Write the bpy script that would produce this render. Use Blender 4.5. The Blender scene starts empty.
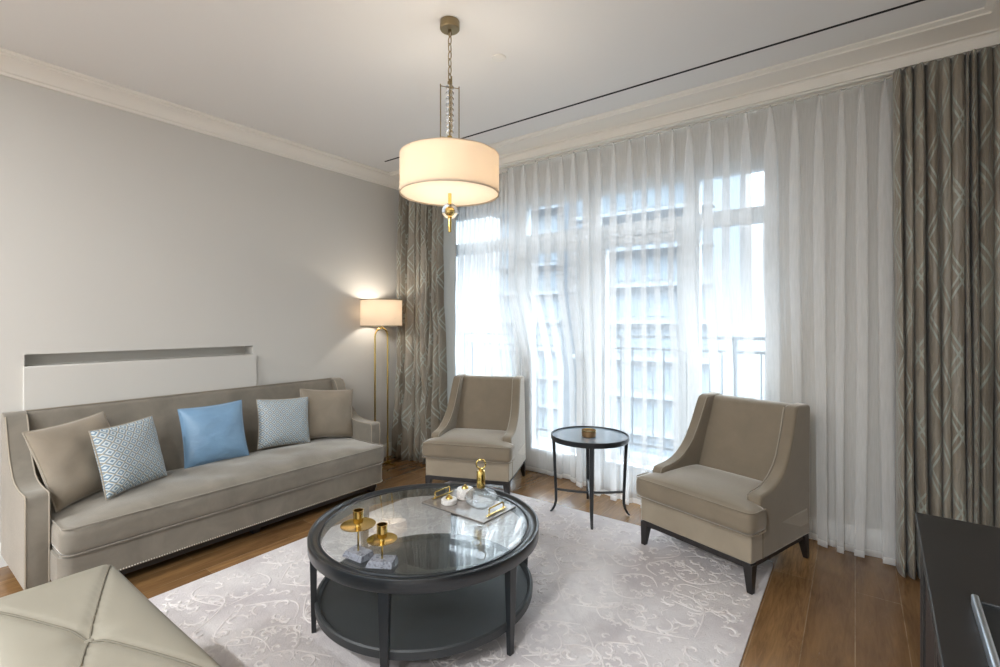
import bpy, bmesh, math, random
from mathutils import Vector, Matrix, noise
C = bpy.context.scene.collection
PI = math.pi
R = math.radians

# ------------------------------------------------------------------ materials
def lin(c):
    return tuple(((v/255)/12.92 if v/255 <= 0.04045 else ((v/255+0.055)/1.055)**2.4) for v in c) + (1,)

class NT:
    def __init__(s, name):
        s.m = bpy.data.materials.new(name); s.m.use_nodes = True
        s.t = s.m.node_tree; s.t.nodes.clear()
        s.out = s.t.nodes.new('ShaderNodeOutputMaterial')
    def n(s, typ, **kw):
        nd = s.t.nodes.new(typ)
        for k, v in kw.items():
            if hasattr(nd, k) and k not in ('Scale',): setattr(nd, k, v)
            else: nd.inputs[k].default_value = v
        return nd
    def l(s, a, b): s.t.links.new(a, b)
    def math(s, op, a, b=None):
        nd = s.t.nodes.new('ShaderNodeMath'); nd.operation = op
        for i, v in enumerate((a, b)):
            if v is None: continue
            if isinstance(v, (int, float)): nd.inputs[i].default_value = v
            else: s.l(v, nd.inputs[i])
        return nd.outputs[0]
    def mix(s, fac, a, b, blend='MIX'):
        nd = s.t.nodes.new('ShaderNodeMix'); nd.data_type = 'RGBA'; nd.blend_type = blend
        for idx, v in ((0, fac), (6, a), (7, b)):
            if isinstance(v, (int, float, tuple)): nd.inputs[idx].default_value = v
            else: s.l(v, nd.inputs[idx])
        return nd.outputs[2]
    def coord(s, kind='Object'):
        return s.t.nodes.new('ShaderNodeTexCoord').outputs[kind]
    def mapping(s, vec, scale=(1,1,1), rot=(0,0,0)):
        nd = s.t.nodes.new('ShaderNodeMapping'); s.l(vec, nd.inputs[0])
        nd.inputs['Scale'].default_value = scale; nd.inputs['Rotation'].default_value = rot
        return nd.outputs[0]
    def noise(s, vec, scale, detail=3, rough=.5, dist=0):
        nd = s.t.nodes.new('ShaderNodeTexNoise'); s.l(vec, nd.inputs['Vector'])
        nd.inputs['Scale'].default_value = scale; nd.inputs['Detail'].default_value = detail
        nd.inputs['Roughness'].default_value = rough; nd.inputs['Distortion'].default_value = dist
        return nd.outputs['Fac']
    def ramp(s, fac, stops):
        nd = s.t.nodes.new('ShaderNodeValToRGB'); s.l(fac, nd.inputs[0])
        e = nd.color_ramp.elements
        while len(e) < len(stops): e.new(.5)
        for el, (p, c) in zip(e, stops):
            el.position = p; el.color = c if isinstance(c, tuple) else (c, c, c, 1)
        return nd.outputs[0]
    def bump(s, h, strength=.2, dist=.01):
        nd = s.t.nodes.new('ShaderNodeBump'); s.l(h, nd.inputs['Height'])
        nd.inputs['Strength'].default_value = strength; nd.inputs['Distance'].default_value = dist
        return nd.outputs[0]
    def bsdf(s, color, rough=.5, metal=0, sheen=0, normal=None, spec=.5, coat=0, sheen_rough=.4, sheen_tint=None):
        b = s.t.nodes.new('ShaderNodeBsdfPrincipled')
        if isinstance(color, tuple): b.inputs['Base Color'].default_value = color
        else: s.l(color, b.inputs['Base Color'])
        if isinstance(rough, (int, float)): b.inputs['Roughness'].default_value = rough
        else: s.l(rough, b.inputs['Roughness'])
        b.inputs['Metallic'].default_value = metal
        b.inputs['Specular IOR Level'].default_value = spec
        b.inputs['Sheen Weight'].default_value = sheen
        b.inputs['Sheen Roughness'].default_value = sheen_rough
        if sheen_tint: b.inputs['Sheen Tint'].default_value = sheen_tint
        b.inputs['Coat Weight'].default_value = coat
        if normal is not None: s.l(normal, b.inputs['Normal'])
        return b.outputs[0]
    def done(s, sh):
        s.l(sh, s.out.inputs[0]); return s.m

def plain(name, rgb, rough=.5, metal=0, var=.06, scale=6, bump=0, bscale=200, spec=.5, coat=0):
    t = NT(name); co = t.coord()
    c = lin(rgb); f = t.noise(co, scale, 3)
    d = tuple(v*(1-var) for v in c[:3])+(1,); e = tuple(min(1, v*(1+var)) for v in c[:3])+(1,)
    col = t.mix(f, d, e)
    nrm = t.bump(t.noise(co, bscale, 2), bump, .002) if bump else None
    return t.done(t.bsdf(col, rough, metal, normal=nrm, spec=spec, coat=coat))

def velvet(name, rgb, sheen=.35, var=.17):
    t = NT(name); co = t.coord()
    c = lin(rgb)
    f = t.noise(t.mapping(co, (1, 1, 1)), 5, 4, .6, .6)
    col = t.mix(t.ramp(f, [(.3, 0.0), (.7, 1.0)]), tuple(v*(1-var) for v in c[:3])+(1,), tuple(v*(1+var) for v in c[:3])+(1,))
    nrm = t.bump(t.noise(co, 900, 2), .15, .001)
    return t.done(t.bsdf(col, .75, sheen=sheen, normal=nrm, spec=.25, sheen_rough=.35, sheen_tint=(1, .96, .9, 1)))

M = {}
def build_materials():
    M['wall'] = plain('wall_paint', (206, 203, 197), .85, var=.02, scale=1.5, bump=.06, bscale=300, spec=.2)
    M['niche'] = plain('niche_paint', (206, 203, 197), .85, var=.02, spec=.2)
    M['ceil'] = plain('ceiling_paint', (226, 225, 223), .9, var=.015, scale=1.2, spec=.2)
    M['cornice'] = plain('cornice_paint', (232, 228, 220), .7, var=.015, scale=2, spec=.3)
    M['base'] = plain('skirting_paint', (235, 234, 230), .5, var=.015)
    M['frame'] = plain('window_paint', (226, 231, 234), .45, var=.015)
    M['sofa'] = velvet('taupe_velvet', (126, 119, 108), .8)
    M['chair'] = velvet('beige_velvet', (128, 116, 99), .8, .08)
    M['chair_base'] = velvet('beige_velvet_lit_nap', (150, 138, 120), .8, .08)  # same velvet in a lighter colour, imitating nap that catches the light
    M['pill_t'] = velvet('taupe_pillow_velvet', (140, 129, 114), .7, .1)
    M['pipe'] = plain('piping_cord', (156, 146, 131), .7)
    M['stud'] = plain('nickel_stud', (214, 208, 196), .3, .9)
    M['darkwood'] = plain('dark_stained_wood', (36, 32, 31), .42, var=.2, scale=25)
    M['black'] = plain('black_lacquer', (30, 33, 36), .30, var=.1, scale=10, spec=.5, coat=.15)
    M['shelfblack'] = plain('black_shelf_veneer', (44, 47, 49), .5, var=.12, scale=14)
    M['tabletop'] = plain('grey_lacquer_top', (126, 136, 144), .10, var=.05, spec=.9)
    M['espresso'] = plain('espresso_veneer', (34, 31, 29), .45, var=.25, scale=18)
    M['slat'] = plain('brown_slat_wood', (46, 36, 31), .5, var=.25, scale=30)
    M['gold'] = plain('polished_brass', (206, 178, 106), .16, 1, var=.03)
    M['brass'] = plain('aged_brass', (150, 134, 104), .35, 1, var=.05)
    M['chrome'] = plain('chrome', (228, 238, 248), .32, 1, var=.01)
    M['bronze'] = plain('bronze_votive', (150, 118, 84), .3, .85, var=.2, scale=30)
    M['candle'] = plain('candle_wax', (236, 222, 196), .5)
    M['slot'] = plain('black_vent', (18, 18, 18), .8)
    M['plate'] = plain('white_plastic', (226, 224, 218), .4)
    M['concrete'] = plain('balcony_concrete', (120, 120, 120), .8, var=.08)
    M['rail'] = plain('grey_railing_paint', (84, 92, 98), .5)
    M['tower'] = plain('pale_facade', (128, 138, 146), .8, var=.05, scale=.2)
    M['towerband'] = plain('facade_slab', (138, 147, 154), .8, var=.03)
    M['towerglass'] = plain('facade_glass', (124, 138, 148), .2, var=.2, scale=.6)
    M['ground'] = plain('street_ground', (96, 99, 103), .9, var=.2, scale=.05)
    M['tree'] = plain('tree_foliage', (120, 138, 120), .9, var=.3, scale=2)
    # cream leather
    t = NT('cream_leather'); co = t.coord()
    v = t.n('ShaderNodeTexVoronoi'); t.l(co, v.inputs['Vector']); v.inputs['Scale'].default_value = 260
    f = t.noise(co, 4, 3)
    col = t.mix(f, lin((136, 130, 116)), lin((146, 140, 126)))
    M['leather'] = t.done(t.bsdf(col, .42, normal=t.bump(v.outputs['Distance'], .08, .001), spec=.4))
    M['seam'] = plain('leather_seam', (108, 102, 88), .7)
    # marble (white) and grey marble
    def marble(name, a, b, sc):
        t = NT(name); co = t.coord()
        f = t.noise(co, sc, 8, .6, 2.5)
        col = t.ramp(f, [(.35, lin(a)), (.5, lin(b)), (.62, lin(a))])
        return t.done(t.bsdf(col, .25))
    M['marble'] = marble('white_marble', (238, 234, 228), (205, 200, 196), 18)
    M['gmarble'] = marble('grey_marble', (96, 98, 105), (142, 144, 152), 22)
    # tray surface: mottled mirror glass
    t = NT('mottled_mirror'); co = t.coord()
    f = t.noise(co, 30, 6, .7, 1)
    col = t.mix(f, lin((92, 84, 78)), lin((150, 142, 134)))
    M['tray'] = t.done(t.bsdf(col, .18, spec=.7, coat=.4))
    # floor planks
    t = NT('oak_planks'); co = t.coord()
    sp = t.n('ShaderNodeSeparateXYZ'); t.l(co, sp.inputs[0])
    cb = t.n('ShaderNodeCombineXYZ'); t.l(sp.outputs[1], cb.inputs[0]); t.l(sp.outputs[0], cb.inputs[1])
    br = t.n('ShaderNodeTexBrick'); t.l(cb.outputs[0], br.inputs['Vector'])
    for k, vv in (('Scale', 1), ('Mortar Size', .0018), ('Mortar Smooth', .1), ('Bias', 0), ('Brick Width', 1.9), ('Row Height', .185)):
        br.inputs[k].default_value = vv
    br.offset = .37
    br.inputs['Color1'].default_value = lin((108, 78, 50)); br.inputs['Color2'].default_value = lin((152, 114, 74))
    br.inputs['Mortar'].default_value = lin((158, 134, 104))
    g = t.noise(t.mapping(co, (16, 1.6, 1)), 2.2, 7, .7, 1.8)
    g2 = t.noise(t.mapping(co, (5, 1.2, 1)), 1.3, 3, .5, .8)
    col = t.mix(t.ramp(g, [(.38, 0.0), (.62, .75)]), br.outputs['Color'], lin((88, 62, 36)))
    col = t.mix(t.ramp(g2, [(.35, 0.0), (.8, .4)]), col, lin((172, 132, 84)))
    rf = t.ramp(g, [(.3, .18), (.8, .30)])
    M['floor'] = t.done(t.bsdf(col, rf, normal=t.bump(g, .05, .002), spec=.5, coat=.1))
    # rug
    t = NT('cut_pile_rug'); co = t.coord()
    a = t.noise(co, 1.5, 4, .55, .7)
    b = t.noise(co, 7, 5, .7, .5)
    col = t.mix(t.ramp(a, [(.38, 0.0), (.62, 1.0)]), lin((196, 188, 188)), lin((212, 206, 204)))
    col = t.mix(t.ramp(b, [(.45, 0.0), (.7, .45)]), col, lin((174, 164, 166)))
    h = t.noise(co, 160, 3, .7)
    h2 = t.noise(co, 26, 4, .6, 1.5)
    hh = t.math('ADD', h, t.math('MULTIPLY', h2, 1.6))
    M['rug'] = t.done(t.bsdf(col, .9, sheen=.2, normal=t.bump(hh, .5, .006), spec=.1))
    t = NT('silk_relief_pile'); co = t.coord()
    col = t.mix(t.noise(co, 4, 3), lin((206, 198, 197)), lin((224, 218, 214)))
    M['rugrelief'] = t.done(t.bsdf(col, .7, sheen=.3, normal=t.bump(t.noise(co, 200, 2), .2, .002), spec=.2))
    # thin glass: fresnel mix of see-through and mirror
    def thinglass(name, tint, ior=1.45, rough=0.0, floor_=0.0):
        t = NT(name)
        fr = t.n('ShaderNodeFresnel', IOR=ior)
        ge = t.n('ShaderNodeNewGeometry')      # same reflectance from both sides of the thin pane
        t.l(t.math('ADD', ior, t.math('MULTIPLY', ge.outputs['Backfacing'], 1/ior-ior)), fr.inputs['IOR'])
        tr = t.n('ShaderNodeBsdfTransparent'); tr.inputs[0].default_value = tint
        gl = t.n('ShaderNodeBsdfGlossy'); gl.inputs['Roughness'].default_value = rough
        mx = t.n('ShaderNodeMixShader'); t.l(t.math('ADD', fr.outputs[0], floor_), mx.inputs[0])
        t.l(tr.outputs[0], mx.inputs[1]); t.l(gl.outputs[0], mx.inputs[2])
        return t.done(mx.outputs[0])
    M['pane'] = thinglass('window_glass', (.97, .985, .99, 1))
    M['tglass'] = thinglass('table_glass', (.93, .96, .96, 1), 1.5, 0, .07)
    M['crystal'] = thinglass('clear_crystal', (.985, .99, .99, 1), 1.5, 0, .02)
    t = NT('solid_glass')
    gl = t.n('ShaderNodeBsdfGlass'); gl.inputs['IOR'].default_value = 1.45; gl.inputs['Roughness'].default_value = .01
    M['ball'] = t.done(gl.outputs[0])
    # sheer voile
    t = NT('sheer_voile'); co = t.coord('UV')
    tr = t.n('ShaderNodeBsdfTransparent'); tr.inputs[0].default_value = (1, 1, 1, 1)
    tl = t.n('ShaderNodeBsdfTranslucent'); tl.inputs[0].default_value = lin((250, 251, 252))
    df = t.n('ShaderNodeBsdfDiffuse'); df.inputs[0].default_value = lin((248, 246, 243))
    m1 = t.n('ShaderNodeMixShader'); m1.inputs[0].default_value = .5
    t.l(tl.outputs[0], m1.inputs[1]); t.l(df.outputs[0], m1.inputs[2])
    m2 = t.n('ShaderNodeMixShader')
    w = t.noise(t.mapping(co, (60, 3, 1)), 3, 2)
    sep = t.n('ShaderNodeSeparateXYZ'); t.l(co, sep.inputs[0])
    hem = t.math('LESS_THAN', sep.outputs[1], .05)          # doubled hem at the bottom of the cloth
    fac = t.math('ADD', t.math('ADD', .255, t.math('MULTIPLY', w, .09)), t.math('MULTIPLY', hem, .22))
    t.l(fac, m2.inputs[0]); t.l(tr.outputs[0], m2.inputs[1]); t.l(m1.outputs[0], m2.inputs[2])
    M['sheer'] = t.done(m2.outputs[0])
    # drape jacquard: trellis on satin
    t = NT('trellis_jacquard'); co = t.coord('UV')
    sp = t.n('ShaderNodeSeparateXYZ'); t.l(co, sp.inputs[0])
    wob = t.noise(t.mapping(co, (8, 3, 1)), 2, 2)
    u = t.math('DIVIDE', sp.outputs[0], .20); v = t.math('DIVIDE', sp.outputs[1], .41)
    def line(x):
        f = t.math('FRACT', x)
        d = t.math('ABSOLUTE', t.math('SUBTRACT', f, .5))
        d2 = t.math('ABSOLUTE', t.math('SUBTRACT', d, t.math('ADD', .045, t.math('MULTIPLY', wob, .05))))
        return t.math('LESS_THAN', d2, .026)
    la = line(t.math('ADD', u, v)); lb = line(t.math('SUBTRACT', u, v))
    m = t.math('MAXIMUM', la, lb)
    st = t.noise(t.mapping(co, (120, 10, 1), (0, 0, .5)), 2, 3, .7)
    msk = t.math('MULTIPLY', m, t.ramp(st, [(.30, .55), (.5, 1.0)]))
    g = t.noise(t.mapping(co, (3, .8, 1)), 2, 3)
    basec = t.mix(t.ramp(g, [(.35, 0.0), (.65, 1.0)]), lin((126, 116, 102)), lin((150, 143, 130)))
    col = t.mix(msk, basec, lin((163, 167, 157)))
    rg = t.math('ADD', .30, t.math('MULTIPLY', m, .25))
    cr = t.noise(t.mapping(co, (9, 2.2, 1)), 3, 4, .6, .8)
    M['drape'] = t.done(t.bsdf(col, rg, sheen=.15, spec=.45, normal=t.bump(cr, .55, .03)))
    t = NT('satin_lining'); co = t.coord('UV')
    cr = t.noise(t.mapping(co, (9, 2.2, 1)), 3, 4, .6, .8)
    M['lining'] = t.done(t.bsdf(lin((176, 182, 182)), .5, normal=t.bump(cr, .3, .02)))
    # pillows
    t = NT('lozenge_brocade'); co = t.coord('UV')
    sp = t.n('ShaderNodeSeparateXYZ'); t.l(co, sp.inputs[0])
    def pp(x, s): return t.math('PINGPONG', t.math('DIVIDE', x, s), 1.0)
    s_ = t.math('ADD', pp(sp.outputs[0], .026), pp(sp.outputs[1], .026))
    f = t.math('FRACT', t.math('MULTIPLY', s_, 1.5))
    lt = t.math('GREATER_THAN', f, .52)
    core = t.math('LESS_THAN', t.math('ABSOLUTE', t.math('SUBTRACT', s_, 1.0)), .10)
    big = t.noise(co, 7, 2)
    blue = t.mix(big, lin((96, 124, 148)), lin((130, 146, 156)))
    col = t.mix(lt, blue, lin((196, 204, 206)))
    col = t.mix(core, col, lin((158, 150, 132)))
    M['lozenge'] = t.done(t.bsdf(col, .45, sheen=.2, spec=.4, normal=t.bump(t.noise(co, 12, 3), .25, .02)))
    t = NT('blue_satin'); co = t.coord('UV')
    col = t.mix(t.noise(co, 6, 3), lin((108, 142, 174)), lin((128, 162, 190)))
    M['blue'] = t.done(t.bsdf(col, .38, sheen=.25, spec=.5, normal=t.bump(t.noise(t.mapping(co, (1, 2, 1)), 9, 3), .3, .02)))
    # lampshade linen
    def shade(name, a, b):
        t = NT(name); co = t.coord()
        tl = t.n('ShaderNodeBsdfTranslucent'); tl.inputs[0].default_value = lin(a)
        df = t.n('ShaderNodeBsdfDiffuse'); df.inputs[0].default_value = lin(b)
        mx = t.n('ShaderNodeMixShader'); mx.inputs[0].default_value = .5
        t.l(tl.outputs[0], mx.inputs[1]); t.l(df.outputs[0], mx.inputs[2])
        nb = t.bump(t.noise(co, 300, 2), .1, .001); t.l(nb, tl.inputs[1]); t.l(nb, df.inputs[1])
        return t.done(mx.outputs[0])
    M['shade'] = shade('linen_shade', (222, 210, 194), (236, 226, 212))
    M['diffuser'] = shade('acrylic_diffuser', (255, 248, 236), (250, 246, 238))

# ------------------------------------------------------------------ geometry helpers
class MB:
    def __init__(s):
        s.b = bmesh.new(); s.uv = None
    def box(s, x0, x1, y0, y1, z0, z1, mat=None):
        vs = [s.b.verts.new((x, y, z)) for x in (x0, x1) for y in (y0, y1) for z in (z0, z1)]
        for f in ((0,1,3,2), (4,6,7,5), (0,4,5,1), (2,3,7,6), (0,2,6,4), (1,5,7,3)):
            s.b.faces.new([vs[i] for i in f])
        if mat: bmesh.ops.transform(s.b, matrix=mat, verts=vs)
        return s
    def taper(s, c0, h0, c1, h1):
        """tapered square post between centre c0 (half sizes h0) and c1 (h1)"""
        vs = []
        for c, h in ((c0, h0), (c1, h1)):
            for dx, dy in ((-1,-1), (1,-1), (1,1), (-1,1)):
                vs.append(s.b.verts.new((c[0]+dx*h[0], c[1]+dy*h[1], c[2])))
        s.b.faces.new(vs[3::-1]); s.b.faces.new(vs[4:])
        for i in range(4):
            s.b.faces.new((vs[i], vs[(i+1)%4], vs[4+(i+1)%4], vs[4+i]))
        return s
    def lathe(s, prof, c=(0,0,0), n=48, closed=False):
        rings = []
        for r, z in prof:
            if r < 1e-6: rings.append([s.b.verts.new((c[0], c[1], c[2]+z))])
            else: rings.append([s.b.verts.new((c[0]+r*math.cos(2*PI*i/n), c[1]+r*math.sin(2*PI*i/n), c[2]+z)) for i in range(n)])
        pairs = list(zip(rings, rings[1:]))
        if closed: pairs.append((rings[-1], rings[0]))
        for a, b in pairs:
            for i in range(n):
                j = (i+1) % n
                q = [a[i % len(a)], a[j % len(a)], b[j % len(b)], b[i % len(b)]]
                q2 = []
                for v in q:
                    if v not in q2: q2.append(v)
                if len(q2) > 2: s.b.faces.new(q2)
        return s
    def tube(s, pts, r, n=10, closed=False, flat=1.0):
        pts = [Vector(p) for p in pts]; N = len(pts)
        rings = []; up = None
        for i, p in enumerate(pts):
            if closed: t = pts[(i+1) % N] - pts[i-1]
            else: t = pts[min(i+1, N-1)] - pts[max(i-1, 0)]
            t.normalize()
            if up is None: up = Vector((0,0,1)) if abs(t.z) < .9 else Vector((1,0,0))
            a = t.cross(up)
            if a.length < 1e-4: a = t.cross(Vector((1,0,0)))
            a.normalize(); b = a.cross(t).normalized(); up = b
            rr = r[i] if isinstance(r, (list, tuple)) else r
            rings.append([s.b.verts.new(p + a*rr*math.cos(2*PI*k/n) + b*rr*flat*math.sin(2*PI*k/n)) for k in range(n)])
        for i in range(N if closed else N-1):
            A, B = rings[i], rings[(i+1) % N]
            for k in range(n):
                s.b.faces.new((A[k], A[(k+1)%n], B[(k+1)%n], B[k]))
        if not closed:
            s.b.faces.new(rings[0][::-1]); s.b.faces.new(rings[-1])
        return s
    def prism(s, poly, axis, a, b):
        """poly: 2D outline in the two other axes (x:(y,z) y:(x,z) z:(x,y)), extruded along axis from a to b"""
        def P(u, v, w):
            return (w, u, v) if axis == 'x' else (u, w, v) if axis == 'y' else (u, v, w)
        A = [s.b.verts.new(P(u, v, a)) for u, v in poly]; B = [s.b.verts.new(P(u, v, b)) for u, v in poly]
        s.b.faces.new(A); s.b.faces.new(B[::-1])
        for i in range(len(poly)):
            j = (i+1) % len(poly); s.b.faces.new((A[j], A[i], B[i], B[j]))
        return s
    def sphere(s, c, r, n=20, sz=1.0):
        m = n//2
        return s.lathe([(r*math.sin(PI*i/m), -r*sz*math.cos(PI*i/m)) for i in range(m+1)], c, n)
    def softbox(s, x0, x1, y0, y1, z0, z1, r, crown=0, n=(14,14,4), rz=None, wob=0, seed=0):
        """rounded cushion: plan corner radius r, vertical edge radius rz, crowned top"""
        rz = rz or min(r, (z1-z0)/2.01)
        nx, ny, nz = n; vs = {}
        def ax(a, b, k, rr):
            L = [a + rr*(1-math.cos(PI/2*i/3)) for i in range(3)]
            L += [a+rr + (b-a-2*rr)*i/k for i in range(k+1)]
            L += [b - rr*(1-math.cos(PI/2*i/3)) for i in (2,1,0)]
            return L
        X = ax(x0, x1, nx, r); Y = ax(y0, y1, ny, r); Z = ax(z0, z1, nz, rz)
        def vert(i, j, k):
            key = (i, j, k)
            if key in vs: return vs[key]
            x, y, z = X[i], Y[j], Z[k]
            cx = min(max(x, x0+r), x1-r); cy = min(max(y, y0+r), y1-r)
            d = Vector((x-cx, y-cy))
            if d.length > 1e-9:
                m_ = max(abs(d.x), abs(d.y)); d = d.normalized()*m_
            # vertical edge rounding
            cz = min(max(z, z0+rz), z1-rz); dz = z-cz
            inset = rz - math.sqrt(max(0, rz*rz-dz*dz))
            x, y = cx+d.x, cy+d.y
            ux = (x-(x0+x1)/2)/((x1-x0)/2); uy = (y-(y0+y1)/2)/((y1-y0)/2)
            e = max(abs(ux), abs(uy))
            if e > .2:
                x -= ux*inset*(abs(ux)**6); y -= uy*inset*(abs(uy)**6)
            t = (z-z0)/(z1-z0)
            z += crown*t*(1-abs(ux)**3)*(1-abs(uy)**3)
            if wob: z += wob*noise.noise(Vector((x*5+seed, y*5, 0)))*t
            vs[key] = s.b.verts.new((x, y, z)); return vs[key]
        I, J, K = len(X)-1, len(Y)-1, len(Z)-1
        def quad(a, b, c, d): s.b.faces.new((vert(*a), vert(*b), vert(*c), vert(*d)))
        for i in range(I):
            for j in range(J):
                quad((i,j,0),(i,j+1,0),(i+1,j+1,0),(i+1,j,0)); quad((i,j,K),(i+1,j,K),(i+1,j+1,K),(i,j+1,K))
        for i in range(I):
            for k in range(K):
                quad((i,0,k),(i+1,0,k),(i+1,0,k+1),(i,0,k+1)); quad((i,J,k),(i,J,k+1),(i+1,J,k+1),(i+1,J,k))
        for j in range(J):
            for k in range(K):
                quad((0,j,k),(0,j,k+1),(0,j+1,k+1),(0,j+1,k)); quad((I,j,k),(I,j+1,k),(I,j+1,k+1),(I,j,k+1))
        return s
    def grid(s, P, UV=None, flip=False):
        """P[i][j] points; UV[i][j] optional"""
        V = [[s.b.verts.new(p) for p in row] for row in P]
        uvl = s.b.loops.layers.uv.verify() if UV else None
        for i in range(len(V)-1):
            for j in range(len(V[0])-1):
                idx = [(i,j),(i+1,j),(i+1,j+1),(i,j+1)]
                if flip: idx = idx[::-1]
                f = s.b.faces.new([V[a][b] for a, b in idx])
                if UV:
                    for lp, (a, b) in zip(f.loops, idx): lp[uvl].uv = UV[a][b]
        return s

def obj(name, mb, mat, parent=None, origin=(0,0,0), bevel=0, seg=2, smooth=35, solid=0, sub=0, kind=None, merge=False):
    me = bpy.data.meshes.new(name)
    if merge: bmesh.ops.remove_doubles(mb.b, verts=mb.b.verts, dist=1e-5)
    bmesh.ops.recalc_face_normals(mb.b, faces=mb.b.faces)
    if any(origin): bmesh.ops.translate(mb.b, vec=-Vector(origin), verts=mb.b.verts)
    mb.b.to_mesh(me); mb.b.free()
    me.materials.append(M[mat])
    if smooth:
        me.shade_smooth()
        me.set_sharp_from_angle(angle=R(smooth))
    o = bpy.data.objects.new(name, me); C.objects.link(o)
    if parent is not None: o.parent = parent
    elif any(origin): o.location = origin
    if bevel:
        m = o.modifiers.new('bevel', 'BEVEL'); m.width = bevel; m.segments = seg; m.limit_method = 'ANGLE'; m.angle_limit = R(40)
    if solid:
        m = o.modifiers.new('solid', 'SOLIDIFY'); m.thickness = solid; m.offset = 0
    if sub:
        m = o.modifiers.new('sub', 'SUBSURF'); m.levels = sub; m.render_levels = sub
    if kind: o['kind'] = kind
    return o

def thing(name, label, cat, loc=(0,0,0), rotz=0, group=None):
    o = bpy.data.objects.new(name, None); C.objects.link(o)
    o.location = loc; o.rotation_euler = (0, 0, rotz); o.empty_display_size = .1
    o['label'] = label; o['category'] = cat
    if group: o['group'] = group
    return o
def tag(o, label, cat, group=None):
    o['label'] = label; o['category'] = cat
    if group: o['group'] = group
    return o
def struct(name, mb, mat, **k): return obj(name, mb, mat, kind='structure', **k)
def copy_tree(o, parent=None):
    c = o.copy(); C.objects.link(c); c.parent = parent
    for ch in list(o.children): copy_tree(ch, c)
    return c

build_materials()
XL, XR, YW, YB, ZC = -3.93, .70, 3.70, -3.4, 2.925

# ------------------------------------------------------------------ setting
struct('floor', MB().box(XL-.3, XR+.3, YB-.3, 4.0, -.12, 0), 'floor')
struct('ceiling', MB().box(XL-.3, XR+.3, YB-.3, 4.0, ZC, ZC+.12), 'ceil')
w = MB()
ny0, ny1, nz0, nz1 = .606, 1.940, 1.137, 1.208
w.box(XL-.25, XL, YB-.2, ny0, 0, ZC); w.box(XL-.25, XL, ny1, 3.95, 0, ZC)
w.box(XL-.25, XL, ny0, ny1, 0, nz0); w.box(XL-.25, XL, ny0, ny1, nz1, ZC)
w.box(XL-.25, XL-.13, ny0, ny1, nz0, nz1)
struct('wall_left', w, 'wall')
struct('trim_1', MB().box(XL, XL+.028, .598, 1.955, .10, nz0-.002), 'wall', bevel=.003)   # raised panel below the niche
ox0, ox1, oz1 = -3.50, -.412, 2.53
w = MB()
w.box(XL, ox0, YW, 3.95, 0, ZC); w.box(ox1, XR, YW, 3.95, 0, ZC); w.box(ox0, ox1, YW, 3.95, oz1, ZC)
struct('wall_window', w, 'wall')
struct('wall_right', MB().box(XR, XR+.2, YB-.2, 3.95, 0, ZC), 'wall')
w = MB()
w.box(XL, -3.6, YB-.2, YB, 0, ZC); w.box(.3, XR, YB-.2, YB, 0, ZC); w.box(-3.6, .3, YB-.2, YB, 2.6, ZC); w.box(-3.6, .3, YB-.2, YB, 0, .12)
struct('wall_back', w, 'wall')
# skirting
bp = [(0, 0), (.016, 0), (.016, .10), (.012, .108), (.010, .125), (.004, .138), (0, .138)]
struct('baseboard_left', MB().prism([(XL+a, b) for a, b in bp], 'y', YB, YW), 'base', smooth=0)
struct('baseboard_window', MB().prism([(YW-a, b) for a, b in bp], 'x', ox1+.002, XR).prism([(YW-a, b) for a, b in bp], 'x', XL, ox0-.002), 'base', smooth=0)
struct('baseboard_right', MB().prism([(XR-a, b) for a, b in bp], 'y', YB, YW), 'base', smooth=0)
# cornices
cp = [(0, 2.812), (.016, 2.812), (.020, 2.826), (.030, 2.832), (.036, 2.848), (.050, 2.870), (.070, 2.887), (.092, 2.896), (.094, 2.907), (.108, 2.909), (.114, 2.917), (.114, ZC), (0, ZC)]
struct('trim_2', MB().prism([(XL+a, b) for a, b in cp], 'y', YB, 3.46), 'cornice', smooth=25)
wp = [(3.262, ZC), (3.262, 2.916), (3.276, 2.912), (3.290, 2.908), (3.292, 2.900), (3.34, 2.897), (3.39, 2.891), (3.432, 2.880), (3.434, 2.871), (3.452, 2.869), (3.460, 2.858), (3.460, 2.81), (YW, 2.81), (YW, ZC)]
struct('trim_3', MB().prism(wp, 'x', XL, XR), 'cornice', smooth=25)
rp = [(XR-(3.46-a), b) for a, b in wp[:10]] + [(XR, 2.86), (XR, ZC)]
struct('trim_4', MB().prism(rp, 'y', YB, 3.46), 'cornice', smooth=25)

# ---- window: frame, mullions, sashes, glass
FY0, FY1 = 3.80, 3.88
win = MB()
def fr(x0, x1, z0, z1, y0=FY0, y1=FY1): win.box(x0, x1, y0, y1, z0, z1)
fr(ox0, ox1, 2.475, oz1); fr(ox0, ox0+.07, 0, 2.475); fr(-.507, ox1, 0, 2.475)
fr(-3.43, -.507, 2.105, 2.215, FY0-.01, FY1)
for a, b in ((-1.035, -.944), (-1.905, -1.765), (-2.64, -2.50)): fr(a, b, 0, 2.475, FY0-.005, FY1)
fr(-3.43, -.507, 0, .06)
wo = obj('window_1', win, 'frame', bevel=.004, kind='structure')
def sash(x0, x1, z0, z1, st, bot=None):
    bot = bot or st
    m = MB()
    m.box(x0, x0+st, 3.79, 3.87, z0, z1); m.box(x1-st, x1, 3.79, 3.87, z0, z1)
    m.box(x0+st, x1-st, 3.79, 3.87, z1-st, z1); m.box(x0+st, x1-st, 3.79, 3.87, z0, z0+bot)
    return m
def pane(x0, x1, z0, z1, par): obj('pane', MB().box(x0, x1, 3.835, 3.841, z0, z1), 'pane', par, smooth=0)
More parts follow.
